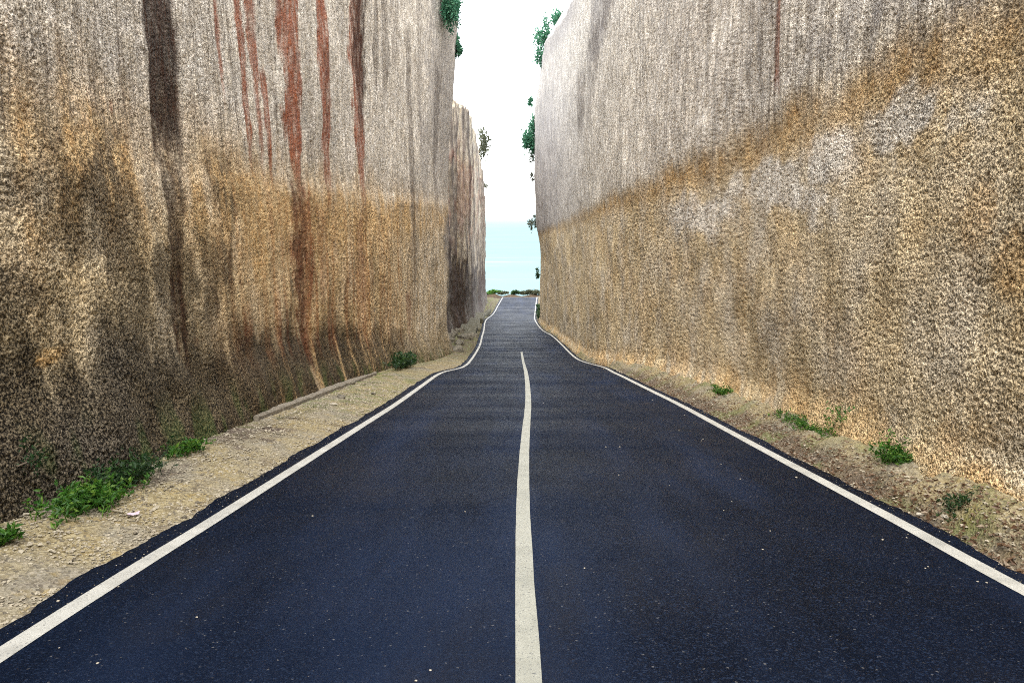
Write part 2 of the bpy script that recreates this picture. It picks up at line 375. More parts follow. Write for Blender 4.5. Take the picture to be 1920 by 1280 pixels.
def masks_left(X, Y, Z, hb):
    A = zeros(Z); sd = 11
    n = fbm(Y*.55, Z*.55, X*.2, 3, sd); n2 = fbm(Y*2.2, Z*1.2, X, 3, sd+3); ns = fbm(Y*2.6, Z*.12, 0*X, 3, sd+6); nf = fbm(Y*5, Z*.2, 0*X, 2, sd+8)
    zl = .70+.35*n+.25*ns-.018*np.clip(Y-8, 0, 40)
    A['upper'] = sst(-.8, .6, Z-zl+.3*ns)
    A['pale'] = sst(-.9, 1.1, Z-zl+.35*n2+.4*ns)*.95
    A['ochre'] = np.clip((1-sst(-.5, 1.5, Z-zl+.5*ns))*sst(-2.2, -.1, Z-zl)*(.50+.6*n2)+.10+.45*np.clip(ns+.1, 0, 1)*(1-A['upper'])*sst(7, 14, Y)+.45*sst(9, 14, Y)*(1-sst(24, 34, Y))*(1-A['upper']), 0, .9)
    # dried algae low on the face, ragged upper edge, running down in tongues
    base = 1-sst(-.55, .50, hb-1.70-.45*n-(.16*ns+.26*nf)*(1-.65*sst(11, 18, Y))+.012*np.clip(Y-10, 0, 40))
    mid = sst(.02, .60, .8*n+.35*ns+.65*n2+.1*(Y < 9))*(1-sst(-.1, .6, Z-zl+.3))*(1-.55*sst(12, 26, Y))
    A['soot'] = np.clip(np.maximum(base*(.97-.30*sst(18, 36, Y)), mid*.74), 0, 1)
    A['soot'] *= 1-.5*(1-sst(.2, .5, np.hypot((Y-16.3)/.75, (hb-.45)/.62)+.3*n2))
    A['soot'] = np.maximum(A['soot'], .16*sst(.1, .5, n2)*(1-A['upper']))
    blob(A, 'soot', WLf, 20, 345, 90, 70, X, Y, Z, .5, 3); blob(A, 'soot', WLf, 190, 430, 110, 55, X, Y, Z, .55, 4); blob(A, 'soot', WLf, 30, 560, 100, 60, X, Y, Z, .75, 5)
    blob(A, 'soot', WLf, 330, 560, 60, 110, X, Y, Z, .75, 5)
    blob(A, 'ochre', WLf, 70, 668, 40, 20, X, Y, Z, .9, 6); A['soot'] *= 1-.8*np.clip(A['ochre']-.72, 0, .2)*5
    A['rust'] = .42*np.clip(ns+.15, 0, 1)*sst(10, 14, Y)*(1-sst(26, 36, Y))*(1-A['upper'])*sst(.7, 1.7, hb)
    A['moss'] = .75*sst(.05, .5, n2+.6*n)*(1-sst(.2, 1.0, hb))*.8
    A['grey'] = sst(34, 46, Y)*.28*sst(-2, 2, Z)
    A['pale'] = np.maximum(A['pale'], .45*sst(26, 38, Y)*(1-base))
    R0 = {'rust': np.zeros(Z.shape)}
    blob(R0, 'rust', WLf, 620, 570, 110, 120, X, Y, Z, .42, 15); A['rust'] = np.maximum(A['rust'], R0['rust']*sst(-.3, .5, ns+.6*nf)*sst(.7, 1.7, hb))
    apply_streaks(SL, X, Y, Z, sd, A)
    A['disp'] = -.035*A['dark']
    return A
def masks_right(X, Y, Z, hb):
    A = zeros(Z); sd = 31
    n = fbm(Y*.5, Z*.5, X*.2, 3, sd); n2 = fbm(Y*1.8, Z*1.8, X, 3, sd+3); ns = fbm(Y*2.2, Z*.3, X, 3, sd+6)
    zl = 1.72-.052*(Y-6)+.17*n+.07*n2
    A['upper'] = sst(-.4, .6, Z-zl)
    A['pale'] = sst(-.2, .9, Z-zl)*.95
    band = (1-sst(-.1, .62, Z-zl))*sst(-.75, .1, Z-zl+.10*n)
    A['ochre'] = np.clip(band*(.62+.4*n2)*(1-.5*sst(22, 60, Y))+.22*sst(.05, .55, n+.5*n2)*(1-A['upper'])+.55*(1-sst(.0, .9, hb-.35))*sst(-.2, .3, n2+.2), 0, .9)
    for a in ((1450, 350, 110, 60), (1300, 400, 70, 40), (1690, 230, 90, 50), (1560, 300, 70, 50)):
        blob(A, 'pale', WR, *a, X, Y, Z, .85, 9); 
    cut = np.zeros(Z.shape); T = {'c': cut}
    for a in ((1450, 350, 120, 66), (1690, 235, 80, 46)): blob(T, 'c', WR, *a, X, Y, Z, 1., 9)
    A['ochre'] *= 1-.9*T['c']
    blob(A, 'ochre', WR, 1815, 420, 50, 110, X, Y, Z, .5, 12); blob(A, 'ochre', WR, 1890, 500, 40, 70, X, Y, Z, .6, 13)
    A['soot'] = .07*sst(.15, .6, n2)*(1-A['upper'])+.28*sst(.2, .6, fbm(Y*3, Z*.6, X, 3, sd+9))*A['upper']
    A['grey'] = .74*A['upper']*sst(28, 80, Y)+.22*A['upper']*sst(.0, .5, ns)
    A['grey'] = np.maximum(A['grey'], .75*(1-sst(.0, .5, np.abs(Z-zl-.35)))*sst(55, 85, Y))
    A['grey'] = np.maximum(A['grey'], .92*sst(-1.8, 1.5, Z-(11.2+.065*(Y-40)))*sst(40, 55, Y))
    apply_streaks(SR, X, Y, Z, sd, A)
    A['disp'] = .05*A['upper']
    return A
def masks_far(X, Y, Z, hb):
    A = zeros(Z); sd = 51
    n = fbm(Y*.25, Z*.25, X*.3, 3, sd); ns = fbm(Y*.9, Z*.09, X*.9, 3, sd+6); n2 = fbm(Y*.7, Z*.7, X, 3, sd+2)
    A['upper'] = np.full(Z.shape, .9); A['pale'] = .28+.3*n2
    A['grey'] = np.clip(.35+.9*ns, 0, .85)
    A['rust'] = np.clip(.8*(n2-.1), 0, .5)*sst(-6, 0, Z)*(1-sst(5, 9, Z))
    A['soot'] = np.clip((1-sst(-.8, 2.5, hb-5.2-4*ns-2*n))*.9, 0, 1)
    A['dark'] = .5*sst(.1, .5, ns)
    apply_streaks(SF, X, Y, Z, sd, A)
    A['disp'] = .20*ns+.10*n2
    return A

def offs_left(X, Y, Z, hb):
    o = -.16+.30*(1-sst(.0, 1.5, hb+.25*fbm(Y*.9, hb, 0, 2, 71)))
    o = o+sst(36, 45, Y)*sst(1, 13, Z)*.95+sst(38, 45, Y)*sst(.8, 5, hb)*.22-.05*sst(-.3, .3, Z-.6)
    return o+.35*sst(42, 46, Y)*(1-sst(.3, 3.0, hb))*.4
def offs_right(X, Y, Z, hb):
    zs = np.where(Y > 50, 13.6+.098*(Y-50), 13.6-.04*(50-Y))
    back = np.clip(Z-zs, 0, 30)
    fw = sst(60, 84, Y)*sst(-5.5, -.5, Z)*.50+sst(60, 84, Y)*sst(-1, 4, Z)*.22-sst(70, 86, Y)*sst(11, 16.5, Z)*.75
    back = back*sst(90.5, 87, Y)
    return fw-.55*back-.02*back**2+.12*(1-sst(0, .7, hb))
def offs_far(X, Y, Z, hb):
    return .3*(1-sst(0, 2.5, hb))-sst(3, 9, Z)*sst(70, 110, Y)*.25
top_left = lambda X, Y: 15.5+1.2*pn(X*.2, Y*.2, 0, 81)+.5*pn(X*.9, Y*.9, 3, 82)
top_right = lambda X, Y: np.where(Y > 87.3, np.minimum(26, 17.6+(X-3.5)*1.85), np.where(Y > 40, 26., 22.))+.5*pn(X*.3, Y*.2, 0, 83)
def top_far(X, Y):
    return np.interp(Y, [46, 60, 72, 84, 96, 106, 113, 118, 121, 125], [7.6, 8.8, 10.0, 11.0, 10.3, 8.6, 7.4, 5.6, 2.5, 1.2])+.7*pn(X*.35, Y*.35, 0, 84)+.35*pn(X*1.3, Y*1.3, 0, 85)

xy = lambda P: [(x, y) for y, x in P]
cliff('rock_wall', xy([(-22, -4.1)]+[tuple(p) for p in WLP[1:]])+[(-4.9, 47.6), (-8, 48.6), (-20, 50)], 1, top_left, offs_left, masks_left, .35, 1.0, .011, .075, 400, 26, 101,
      'left pale limestone rock wall with rust red and dark brown vertical streaks and blackened base beside the near road')
cliff('rock_wall', xy([(-22, 4.0)]+[tuple(p) for p in WRP[1:]])+[(3.9, 88.6), (8, 90), (20, 92)], -1, top_right, offs_right, masks_right, .35, 1.0, .011, .085, 420, 26, 201,
      'right tan granular limestone rock wall with an ochre band rising across it, along the right road edge')
cliff('rock_wall', [(-20, 46.5), (-8, 47)]+xy([tuple(p) for p in FLP])+[(-4.9, 123.5), (-8, 125), (-20, 127)], 1, top_far, offs_far, masks_far, .5, .5, .05, .22, 190, 6, 301,
      'far lower grey rock wall with rounded top, standing behind the left streaked wall at the end of the cutting', visible=.4)

# ------------------------------------------------------------------ road
def road_rows():
    ys = []; y = -22.
    while y < YEND: ys.append(y); y += .5 if y < 2 else min(max(y*y/1400*1.6, .05), .6)
    ys.append(YEND); return np.array(ys)
YS = road_rows()
def frame_pts(lat):
    """lat: function (Y)->X.  after the crest everything turns left round the rock"""
    return np.stack([lat(YS), YS, RZ(YS)], -1)
PIV = np.array([float(XL(YEND))-2.2, YEND])
def bend(x):           # rows that follow a point at lateral x round the bend
    r = x-PIV[0]; a = np.linspace(0, math.pi*.62, 26)[1:]
    return np.stack([PIV[0]+r*np.cos(a), PIV[1]+r*np.sin(a), float(RZ(YEND))-.115*r*np.sin(a)-.02*a], -1)
def ribbon(fl, fr, nx, lift, skirt=0., wob=0., seed=0):
    cols = []
    for t in np.linspace(0, 1, nx):
        f = lambda y, t=t: fl(y)*(1-t)+fr(y)*t
        p = np.vstack([frame_pts(f), bend(float(f(YEND)))]); p[:, 2] += lift
        cols.append(p)
    A = np.array(cols)
    if wob:
        for j, sg in ((0, -1), (-1, 1)):
            A[j, :, 0] += sg*wob*(fbm(A[j, :, 1]*.9, sg*3, 0, 3, seed)+.5*pn(A[j, :, 1]*6, sg, 0, seed+4)+.15*pn(A[j, :, 1]*17, sg, 0, seed+7))
    A = A.transpose(1, 0, 2)
    if skirt:
        l = A[:, :1].copy(); r = A[:, -1:].copy(); l[..., 2] -= skirt; r[..., 2] -= skirt; l[..., 0] -= .03; r[..., 0] += .03
        A = np.concatenate([l, A, r], 1)
    return A
EDGE = .27
A = ribbon(lambda y: XL(y)-EDGE, lambda y: XR(y)+EDGE*.85, 40, 0., .03, .07, 5)
un = .012*fbm(A[..., 0]*.5, A[..., 1]*.5, 0, 2, 6)
tag(mesh_obj('road', A.reshape(-1, 3), grid_faces(*A.shape[:2])[:, ::-1]*1, M['asphalt']), kind='structure')
def line(name, c, w, mat, y0=-99, y1=999, label=None, wob=.004, seed=0):
    A = ribbon(lambda y: c(y)-w/2+wob*pn(y*1.1, 0, 0, seed), lambda y: c(y)+w/2+wob*pn(y*1.2, 5, 0, seed+1), 4, .004)
    Yc = A[:, 1, 1]; nb = len(A)
    keep = np.where((Yc >= y0) & (Yc <= y1))[0]; A = A[keep[0]:keep[-1]+1]
    return tag(mesh_obj(name, A.reshape(-1, 3), grid_faces(*A.shape[:2])[:, ::-1], mat), label, None, None, 'structure')
line('road_edge_line', lambda y: XL(y), .135, M['white'], seed=3)
line('road_edge_line', lambda y: XR(y), .135, M['white'], seed=8)
line('road_centre_line', lambda y: CL(y), .128, M['centre'], -30, 47.5, seed=12)

# ------------------------------------------------------------------ ground below everything, and the headland down to the sea
SEA = -62.
gx = np.unique(np.r_[np.linspace(-260, -12, 40), np.linspace(-12, 12, 41), np.linspace(12, 260, 40)])
gy = np.unique(np.r_[np.linspace(-70, 128, 100), np.linspace(128, 145, 35), np.linspace(145, 240, 40)])
GX, GY = np.meshgrid(gx, gy)
gz = RZ(np.clip(GY, -60, YEND))-.22
drop = np.clip(GY-141, 0, None)
gz = np.where(GY > YEND, float(RZ(YEND))-.22-.118*np.clip(GY-YEND, 0, 12), gz)
bank = np.exp(-((GY-140.2)/1.3)**2)*(.70+.5*fbm(GX*.35, GY*.3, 0, 2, 91))
gz = gz+bank-np.minimum(drop*.75, 48)+.25*fbm(GX*.4, GY*.4, 0, 3, 92)*sst(138, 142, GY)
gz = np.maximum(gz, SEA-3)
gz = np.where((np.abs(GX) > 8) & (GY < 128), gz-.8, gz)
tag(mesh_obj('ground', np.stack([GX, GY, gz], -1).reshape(-1, 3), grid_faces(*GX.shape), M['earth']), kind='structure')

# ------------------------------------------------------------------ verges
def verge(name, side, ymin, ymax, nrow, prof, amp, seed, label=None):
    ys = []; y = ymin
    while y < ymax: ys.append(y); y += min(max(y*y/(740*1.76)*1.1, .02), .25)
    ys = np.array(ys); t = np.linspace(0, 1, nrow)
    inner = (XL(ys)-EDGE+.13) if side < 0 else (XR(ys)+EDGE*.85-.13)
    if side < 0: outer = np.where(ys < 46.5, WL(ys)-.25, FL(np.clip(ys, 48, 121))-.3); outer = np.where((ys > 45.5) & (ys < 48), -5.0, outer)
    else: outer = np.where(ys < 87, WR(ys)+.3, np.maximum(XR(ys)+1.6, 4.2))
    outer = side*np.maximum(side*outer, side*inner+.15)
    Xv = inner[:, None]*(1-t)+outer[:, None]*t; Yv = np.repeat(ys[:, None], nrow, 1)
    w = np.abs(Xv-inner[:, None])
    lift, att = prof(Xv, Yv, w, t[None, :], np.abs(outer-inner)[:, None])
    g = pn(Xv*38, Yv*38, 0, seed)+.7*pn(Xv*19, Yv*19, 0, seed+1)
    z = RZ(Yv)+lift+amp*g*sst(0, .08, w)+.025*fbm(Xv*2, Yv*2, 0, 3, seed+2)*sst(0, .3, w)
    V = np.stack([Xv, Yv, z], -1)
    f = grid_faces(len(ys), nrow)
    if side > 0: f = f[:, ::-1]
    o = mesh_obj(name, V.reshape(-1, 3), f[:, ::-1] if side < 0 else f[:, ::-1], M['gravel'], attrs=att)
    return tag(o, label, None, None, 'structure'), (lambda x, y: None)
def prof_left(X, Y, w, t, W):
    d = -.042+.12*sst(0.04, 1.0, w)+.06*sst(.7, 1.5, w)+.08*sst(48, 60, Y)*sst(.3, 2, w)
    n = fbm(X*2.5, Y*2.5, 0, 3, 61)
    dirt = np.clip(.9*(1-sst(.0, .5, np.abs(Y-10.4)/3.4))*sst(.75, 1.25, w+.3*n)+.55*sst(.15, .5, n)*sst(.5, 1.4, w)+.85*sst(36, 50, Y)+.35*sst(.2, .6, n), 0, .95)
    green = np.clip(.5*sst(12, 15, Y)*(1-sst(20, 28, Y))*sst(0, .4, n+.15)+.5*sst(30, 50, Y)*sst(0, .5, n+.2)+.7*sst(1.1, 1.5, w)*sst(.0, .4, n), 0, .85)
    return d, {'dirt': dirt, 'green': green}
def prof_right(X, Y, w, t, W):
    n = fbm(X*2.2, Y*1.6, 0, 3, 62); wall = W-w-.3
    foot = 1-sst(.15, .75, wall+.14*n+.10*fbm(Y*.6, 0, 0, 2, 64))
    d = -.042+.06*sst(.05, .5, w)+sst(.12, .35, w)*foot*np.clip(.24+.15*n+.10*fbm(Y*.45, 2, 0, 2, 65), .05, .6)*sst(3, 6, Y+4)
    dirt = np.clip((1-sst(.2, .7, foot+.25*n))*(.72+.25*n), 0, .9)
    green = np.clip(.55*sst(.05, .5, fbm(X*1.7, Y*1.1, 0, 3, 66))*(1-foot*.4)+.5*sst(.1, .5, n)*foot*(1-sst(14, 24, Y))*.6, 0, .8)
    return d, {'dirt': dirt, 'green': green}
verge('gravel_verge', -1, 2.2, 127, 96, prof_left, .009, 41)
verge('dirt_verge', 1, 2.2, 131, 84, prof_right, .009, 43)
def vz_left(x, y):
    w = np.abs(x-(XL(y)-EDGE+.13)); return RZ(y)+prof_left(np.asarray(x), np.asarray(y), w, 0, 0)[0]
def vz_right(x, y):
    i = XR(y)+EDGE*.85-.13; W = np.where(y < 87, WR(y)+.3, np.maximum(XR(y)+1.6, 4.2))-i
    return RZ(y)+prof_right(np.asarray(x), np.asarray(y), np.abs(x-i), 0, W)[0]

# loose stones (uncountable) as one object per side
OCT = np.array([[1,0,0],[-1,0,0],[0,1,0],[0,-1,0],[0,0,1],[0,0,-1],[.6,.6,.45],[-.6,.6,.45],[.6,-.6,.45],[-.6,-.6,.45]], float)
OF = np.array([[6,4,0],[0,2,6],[6,2,4],[7,4,2],[2,1,7],[7,1,4],[9,4,1],[1,3,9],[9,3,4],[8,4,3],[3,0,8],[8,0,4],[0,5,2],[2,5,1],[1,5,3],[3,5,0]])
def scatter_stones(name, pts, sizes, mat, label=None):
    n = len(pts); v = OCT[None]*(1+.35*(RNG.random((n, 10, 3))-.5)); v = v*sizes[:, None, None]*np.stack([np.ones(n), .6+.5*RNG.random(n), .45+.35*RNG.random(n)], -1)[:, None]
    a = RNG.random(n)*6.28; c, s_ = np.cos(a)[:, None], np.sin(a)[:, None]
    v = np.stack([v[..., 0]*c-v[..., 1]*s_, v[..., 0]*s_+v[..., 1]*c, v[..., 2]], -1)+pts[:, None]
    f = (OF[None]+10*np.arange(n)[:, None, None]).reshape(-1, 3)
    return tag(mesh_obj(name, v.reshape(-1, 3), f, mat, smooth=False), label, None, None, 'stuff')
STONE = NT('loose_stone'); _g = STONE.n('ShaderNodeNewGeometry').outputs['Random Per Island']
M['stone'] = STONE.done(STONE.mix(STONE.mr(_g, .0, 1), STONE.mix(STONE.mr(_g, 0, .25), (.07, .06, .045, 1), (.23, .20, .15, 1)), (.36, .325, .25, 1)), .9, STONE.bump(STONE.noise(120, 2), .3, .004), .15)
n = 15000
y = 2.6+18*RNG.random(n)**1.7; x0 = XL(y)-EDGE+.03; x = x0-(x0-WL(y))*RNG.random(n)**1.15
sz = .0045+.012*RNG.random(n)**2+.014*(RNG.random(n) > .97)
scatter_stones('loose_gravel', np.stack([x, y, vz_left(x, y)+.003], -1), sz*(1+.02*y), M['stone'])
n = 5200
y = 3.2+26*RNG.random(n)**1.6; x0 = XR(y)+EDGE*.85-.04; x = x0+(WR(y)-x0)*RNG.random(n)**1.2*.95
sz = .0045+.012*RNG.random(n)**2+.014*(RNG.random(n) > .97)
scatter_stones('loose_gravel', np.stack([x, y, vz_right(x, y)+.003], -1), sz*(1+.02*y), M['stone'])
# fine grit thrown on to the asphalt edge
n = 900; y = 2.8+22*RNG.random(n)**1.5; lr = RNG.random(n) < .5; off = np.abs(RNG.normal(0, .16, n))
x = np.where(lr, XL(y)-EDGE+off, XR(y)+EDGE*.85-off)
scatter_stones('loose_grit', np.stack([x, y, RZ(y)+.002], -1), .0025+.004*RNG.random(n)**2, M['stone'])

# ------------------------------------------------------------------ leaves
def leaves(pos, dirs, size, width=.45, fold=.25):
    n = len(pos); d = dirs/np.linalg.norm(dirs, axis=1, keepdims=True)
    r = RNG.normal(size=(n, 3)); sd = np.cross(d, r); sd /= np.linalg.norm(sd, axis=1, keepdims=True)+1e-9; up = np.cross(sd, d)
    L = size[:, None]; W = L*width
    b = pos; m1 = pos+d*L*.45+sd*W*.5+up*W*fold; m2 = pos+d*L*.45-sd*W*.5+up*W*fold; t = pos+d*L-up*L*.12; mid = pos+d*L*.5
    v = np.stack([b, m1, t, m2, mid], 1).reshape(-1, 3)
    f = np.array([[0, 4, 1], [1, 4, 2], [2, 4, 3], [3, 4, 0]])
    return v, (f[None]+5*np.arange(n)[:, None, None]).reshape(-1, 3)
def tube(p0, p1, r0, r1, bendv, n=6, k=5):
    t = np.linspace(0, 1, n)[:, None]; c = p0*(1-t)+p1*t+bendv*(t*(1-t))*4*.5
    d = (p1-p0)/np.linalg.norm(p1-p0); a = np.cross(d, [0.31, .2, .93]); a /= np.linalg.norm(a); b = np.cross(d, a)
    th = np.arange(k)/k*2*math.pi; rr = (r0*(1-t)+r1*t)
    v = c[:, None]+rr[:, None]*(np.cos(th)[None, :, None]*a+np.sin(th)[None, :, None]*b)
    f = [(i*k+j, i*k+(j+1) % k, (i+1)*k+(j+1) % k, (i+1)*k+j) for i in range(n-1) for j in range(k)]
    return v.reshape(-1, 3), np.array(f)
def join(parts):
    V = []; Fc = []; o = 0
    for v, f in parts: V.append(v); Fc.append(f+o); o += len(v)
    return np.vstack(V), np.vstack(Fc)
def shrub(name, label, base, cen, rad, nclump, nleaf, lsize, mat, group, cat='shrub', clump=.33, width=.5):
    base, cen, rad = map(lambda q: np.asarray(q, float), (base, cen, rad))
    root = empty(name, base); tag(root, label, cat, group)
    cs = RNG.normal(size=(nclump, 3)); cs /= np.linalg.norm(cs, axis=1, keepdims=True); cs = cs*(.35+.6*RNG.random((nclump, 1))**.6)*rad+cen
    P = []; D = []
    for c in cs:
        k = max(3, int(nleaf/nclump*(.5+RNG.random())))
        q = RNG.normal(size=(k, 3))*clump*rad*.55; P.append(c+q); D.append(q/np.linalg.norm(rad)+.6*(c-cen)/np.linalg.norm(rad)+RNG.normal(size=(k, 3))*.35)
    P = np.vstack(P); D = np.vstack(D)
    v, f = leaves(P, D, lsize*(.6+.8*RNG.random(len(P))), width)
    mesh_obj('foliage', v-base, f, mat, root, smooth=False)
    T = [tube(base-base, c-base, .018*np.linalg.norm(rad)+.004, .006*np.linalg.norm(rad)+.001, RNG.normal(size=3)*.12*np.linalg.norm(rad)) for c in cs[:max(4, nclump//2)]]
    v, f = join(T); q = np.arange(len(T)-1)*30; f = np.vstack([f, np.stack([q, q+1, q+31, q+30], -1)])
    mesh_obj('stems', v, f, M['wood'], root)
    return root
def at_depth(px, py, Y):
    r = ray(px, py); return r*(Y/r[1])
G1 = 'shrubs rooted along the cliff brinks'
def cliff_shrub(label, px, py, Y, rpx, rpy, base_px, base_py, ncl, nl, ls, mat='leaf', thick=1.):
    c = at_depth(px, py, Y); s = Y/F
    return shrub('cliff_shrub', label, at_depth(base_px, base_py, Y+.3), c, (rpx*s*1.15, max(rpx, rpy)*s*.8*thick, rpy*s*1.1), ncl, int(nl*4.6), ls*1.25, M[mat], G1)
cliff_shrub('blue green shrub on the sloping brink of the right wall, uppermost against the sky', 1040, 58, 87, 17, 26, 1050, 92, 12, 420, .24)
cliff_shrub('spreading green shrub hanging from the right wall shoulder just below the uppermost one', 1019, 92, 87.5, 22, 26, 1030, 105, 14, 420, .24)
cliff_shrub('small green sprig halfway between the two larger shrubs on the right wall edge', 1001, 191, 89, 7, 6, 1008, 192, 3, 40, .25)
cliff_shrub('round dense green bush bulging past the right wall edge at mid height', 997, 252, 89.5, 17, 30, 1012, 262, 14, 620, .22)
cliff_shrub('thin straggling twigs under the round bush on the right wall edge', 1001, 290, 89.5, 6, 16, 1010, 282, 5, 70, .22, 'olive')
cliff_shrub('tiny dark tuft on the right wall edge below the straggling twigs', 1001, 335, 89.5, 5, 9, 1008, 334, 3, 40, .2, 'olive')
cliff_shrub('sparse drooping sprig on the right wall edge level with the sea horizon', 1000, 415, 89.5, 7, 15, 1008, 408, 6, 32, .24, 'olive')
cliff_shrub('small dark tuft low on the right wall edge against the pale sea', 1009, 510, 89.5, 4, 11, 1016, 508, 3, 40, .22, 'darkweed')
cliff_shrub('green creeper spilling over the top corner of the left streaked wall', 843, 6, 40.6, 15, 44, 832, -45, 26, 900, .12)
cliff_shrub('small green shrub clinging to the edge of the left streaked wall below the creeper', 857, 94, 45.2, 7, 20, 846, 96, 7, 300, .13)
cliff_shrub('sparse grey green bush leaning out from the far rock wall top', 904, 272, 113, 12, 30, 897, 285, 11, 150, .32, 'olive')
cliff_shrub('single small sprig on the far rock wall edge below the sparse bush', 910, 348, 120, 4, 4, 906, 350, 2, 14, .34, 'olive')

# bushes on the bank beyond the crest
def bank_z(x, y): return float(RZ(YEND))-.22-.118*min(max(y-YEND, 0), 12)+math.exp(-((y-140.2)/1.3)**2)*.95
for px, py, rp, rh, mt, lb in [(926, 548, 11, 4.5, 'weed', 'bright green bush on the bank past the crest, nearest the far rock wall'), (944, 549, 8, 2.5, 'olive', 'low olive bush on the crest bank right of the bright green one'),
                               (966, 548.5, 6, 4, 'darkweed', 'dark round bush in the middle of the crest bank'), (981, 549, 8, 2.5, 'olive', 'flat dry bush right of the dark round bush on the crest bank'),
                               (993, 547.5, 7, 5, 'olive', 'taller dark bush on the right part of the crest bank'), (1007, 547, 9, 5, 'olive', 'green bush at the right end of the crest bank beside the right wall')]:
    p = at_depth(px, py, 140.4); s = 140.4/F
    shrub('roadside_bush', lb, (p[0], 140.4, bank_z(p[0], 140.4)-.1), p, (rp*s*1.25, rp*s*.8, rh*s*.7), 11, 800, .30, M[mt], 'bushes on the bank beyond the crest', 'bush')

for i, (y, w, h) in enumerate([(90.5, .45, .8), (96, .5, 1.0), (103, .55, 1.1), (111, .5, .9)]):
    x = float(XR(y))+.75; z = float(RZ(y)); lb = ['nearest of the dark bushes squeezed between the right edge line and the wall end', 'second of the dark bushes past the right wall end', 'third of the dark bushes past the right wall end', 'furthest dark bush on the right shoulder before the crest'][i]
    shrub('roadside_bush', lb, (x, y, z-.1), (x, y, z+h*.5), (w, 2.2, h*.6), 10, 900, .22, M['darkweed'], 'dark bushes along the far right shoulder', 'bush')
# weeds at the foot of the walls
def weed(label, px, py, rx, rz, nblade, hgt, mat, side, lift=.1, group='weeds at the foot of the rock walls', lsize=.06, name='weed_clump', dx=0.):
    p = on_ground(px, py, lift); p[0] += dx
    root = empty(name, p); tag(root, label, 'weeds', group)
    n = nblade
    bx = np.stack([RNG.normal(0, .38, n)*rx, RNG.normal(0, .45, n)*rz, np.zeros(n)], -1)
    h = hgt*(.35+.75*RNG.random(n)); lean = RNG.normal(0, .35, (n, 3))*h[:, None]; lean[:, 2] = h; lean[:, 0] -= side*.15*h
    # each stem: thin blade; leaves along it
    sv = []; sf = []
    w = .003+.002*RNG.random(n); side_v = np.stack([np.cos(RNG.random(n)*6.3), np.sin(RNG.random(n)*6.3), np.zeros(n)], -1)
    zz = (vz_left if side < 0 else vz_right)(p[0]+bx[:, 0], p[1]+bx[:, 1])-p[2]; bx[:, 2] = zz-.01
    midp = bx+lean*.55+np.array([0, 0, .0]); tip = bx+lean*np.array([1.25, 1.25, .95])
    V = np.stack([bx-side_v*w[:, None], bx+side_v*w[:, None], midp+side_v*w[:, None]*.8, midp-side_v*w[:, None]*.8, tip], 1).reshape(-1, 3)
    q = np.array([[0, 1, 2], [0, 2, 3], [3, 2, 4]]); Fq = (q[None]+5*np.arange(n)[:, None, None]).reshape(-1, 3)
    mesh_obj('stems', V, Fq, M[mat], root, smooth=False)
    k = 7; t = .3+.75*RNG.random((n, k, 1)); P = (bx[:, None]+lean[:, None]*t*np.array([1.1, 1.1, .95])).reshape(-1, 3)
    D = RNG.normal(size=P.shape); D[:, 2] = np.abs(D[:, 2])*.6+.1
    v, f = leaves(P, D, lsize*(.5+.9*RNG.random(len(P))), .42)
    mesh_obj('foliage', v, f, M[mat], root, smooth=False)
    return root
weed('bright green leafy weeds at the left wall foot, largest clump on the gravel', 168, 945, .26, .62, 200, .22, 'weed', -1, .12)
weed('darker taller weeds growing up the left wall just behind the bright green mass', 235, 905, .16, .6, 150, .30, 'darkweed', -1, .14)
weed('small fresh green tuft where the gravel meets the left wall near the kerb', 352, 850, .14, .5, 70, .17, 'weed', -1, .12)
weed('half cropped green tuft at the left picture edge below the wall', 2, 1014, .07, .15, 40, .12, 'weed', -1, .12)
weed('dark green bush at the end of the gravel strip under the left wall corner', 768, 690, .22, 2.4, 200, .52, 'darkweed', -1, .12, lsize=.13, dx=-.22)
weed('upright green weed in the crevice of the right wall foot, further of two', 1588, 806, .10, .28, 40, .42, 'weed', 1, .30, lsize=.055)
weed('upright green weed in the crevice of the right wall foot, nearer of two', 1658, 845, .09, .2, 26, .36, 'weed', 1, .32, lsize=.055)
weed('flat strip of grass on the right dirt verge beside the asphalt edge', 1500, 818, .16, 1.1, 200, .10, 'weed', 1, .03, lsize=.035)
weed('pale green weeds on the right verge just past the flat grass strip', 1572, 832, .16, .45, 80, .13, 'weed', 1, .07, lsize=.04)
weed('low green clump on the right verge nearest the viewer', 1682, 890, .14, .28, 90, .11, 'weed', 1, .07, lsize=.04)
weed('tiny green tuft on the right verge furthest from the viewer', 1352, 748, .14, .5, 60, .20, 'weed', 1, .12, lsize=.06)
weed('mossy sprouts along the dark right verge between clump and picture edge', 1790, 975, .15, .25, 60, .05, 'darkweed', 1, .03, lsize=.03)

# sprouts on the left wall itself
yv, zv = on_wall(32, 858, WL)
root = shrub('wall_sprout', 'faint green sprouts clinging to the dark base of the left wall at the picture edge', (-4.22, yv, zv-.1), (-4.02, yv, zv), (.06, .17, .17), 8, 150, .035, M['darkweed'], None, 'plant')

# fallen leaves: uncountable
n = 5200
y = 3.4+20*RNG.random(n)**1.5; x0 = XR(y)+EDGE*.85-.06; x = x0+(WR(y)-x0)*np.clip(RNG.beta(1.3, 2.6, n), 0, .95)
kp = (WR(y)-x0) > .5; x = x[kp]; y = y[kp]; n = len(x)
P = np.stack([x, y, vz_right(x, y)+.008+.01*RNG.random(n)], -1); D = RNG.normal(size=(n, 3)); D[:, 2] *= .25
v, f = leaves(P, D, (.026+.045*RNG.random(n)**1.5), .5, .4)
tag(mesh_obj('leaf_litter', v, f, M['deadleaf'], smooth=False), kind='stuff')

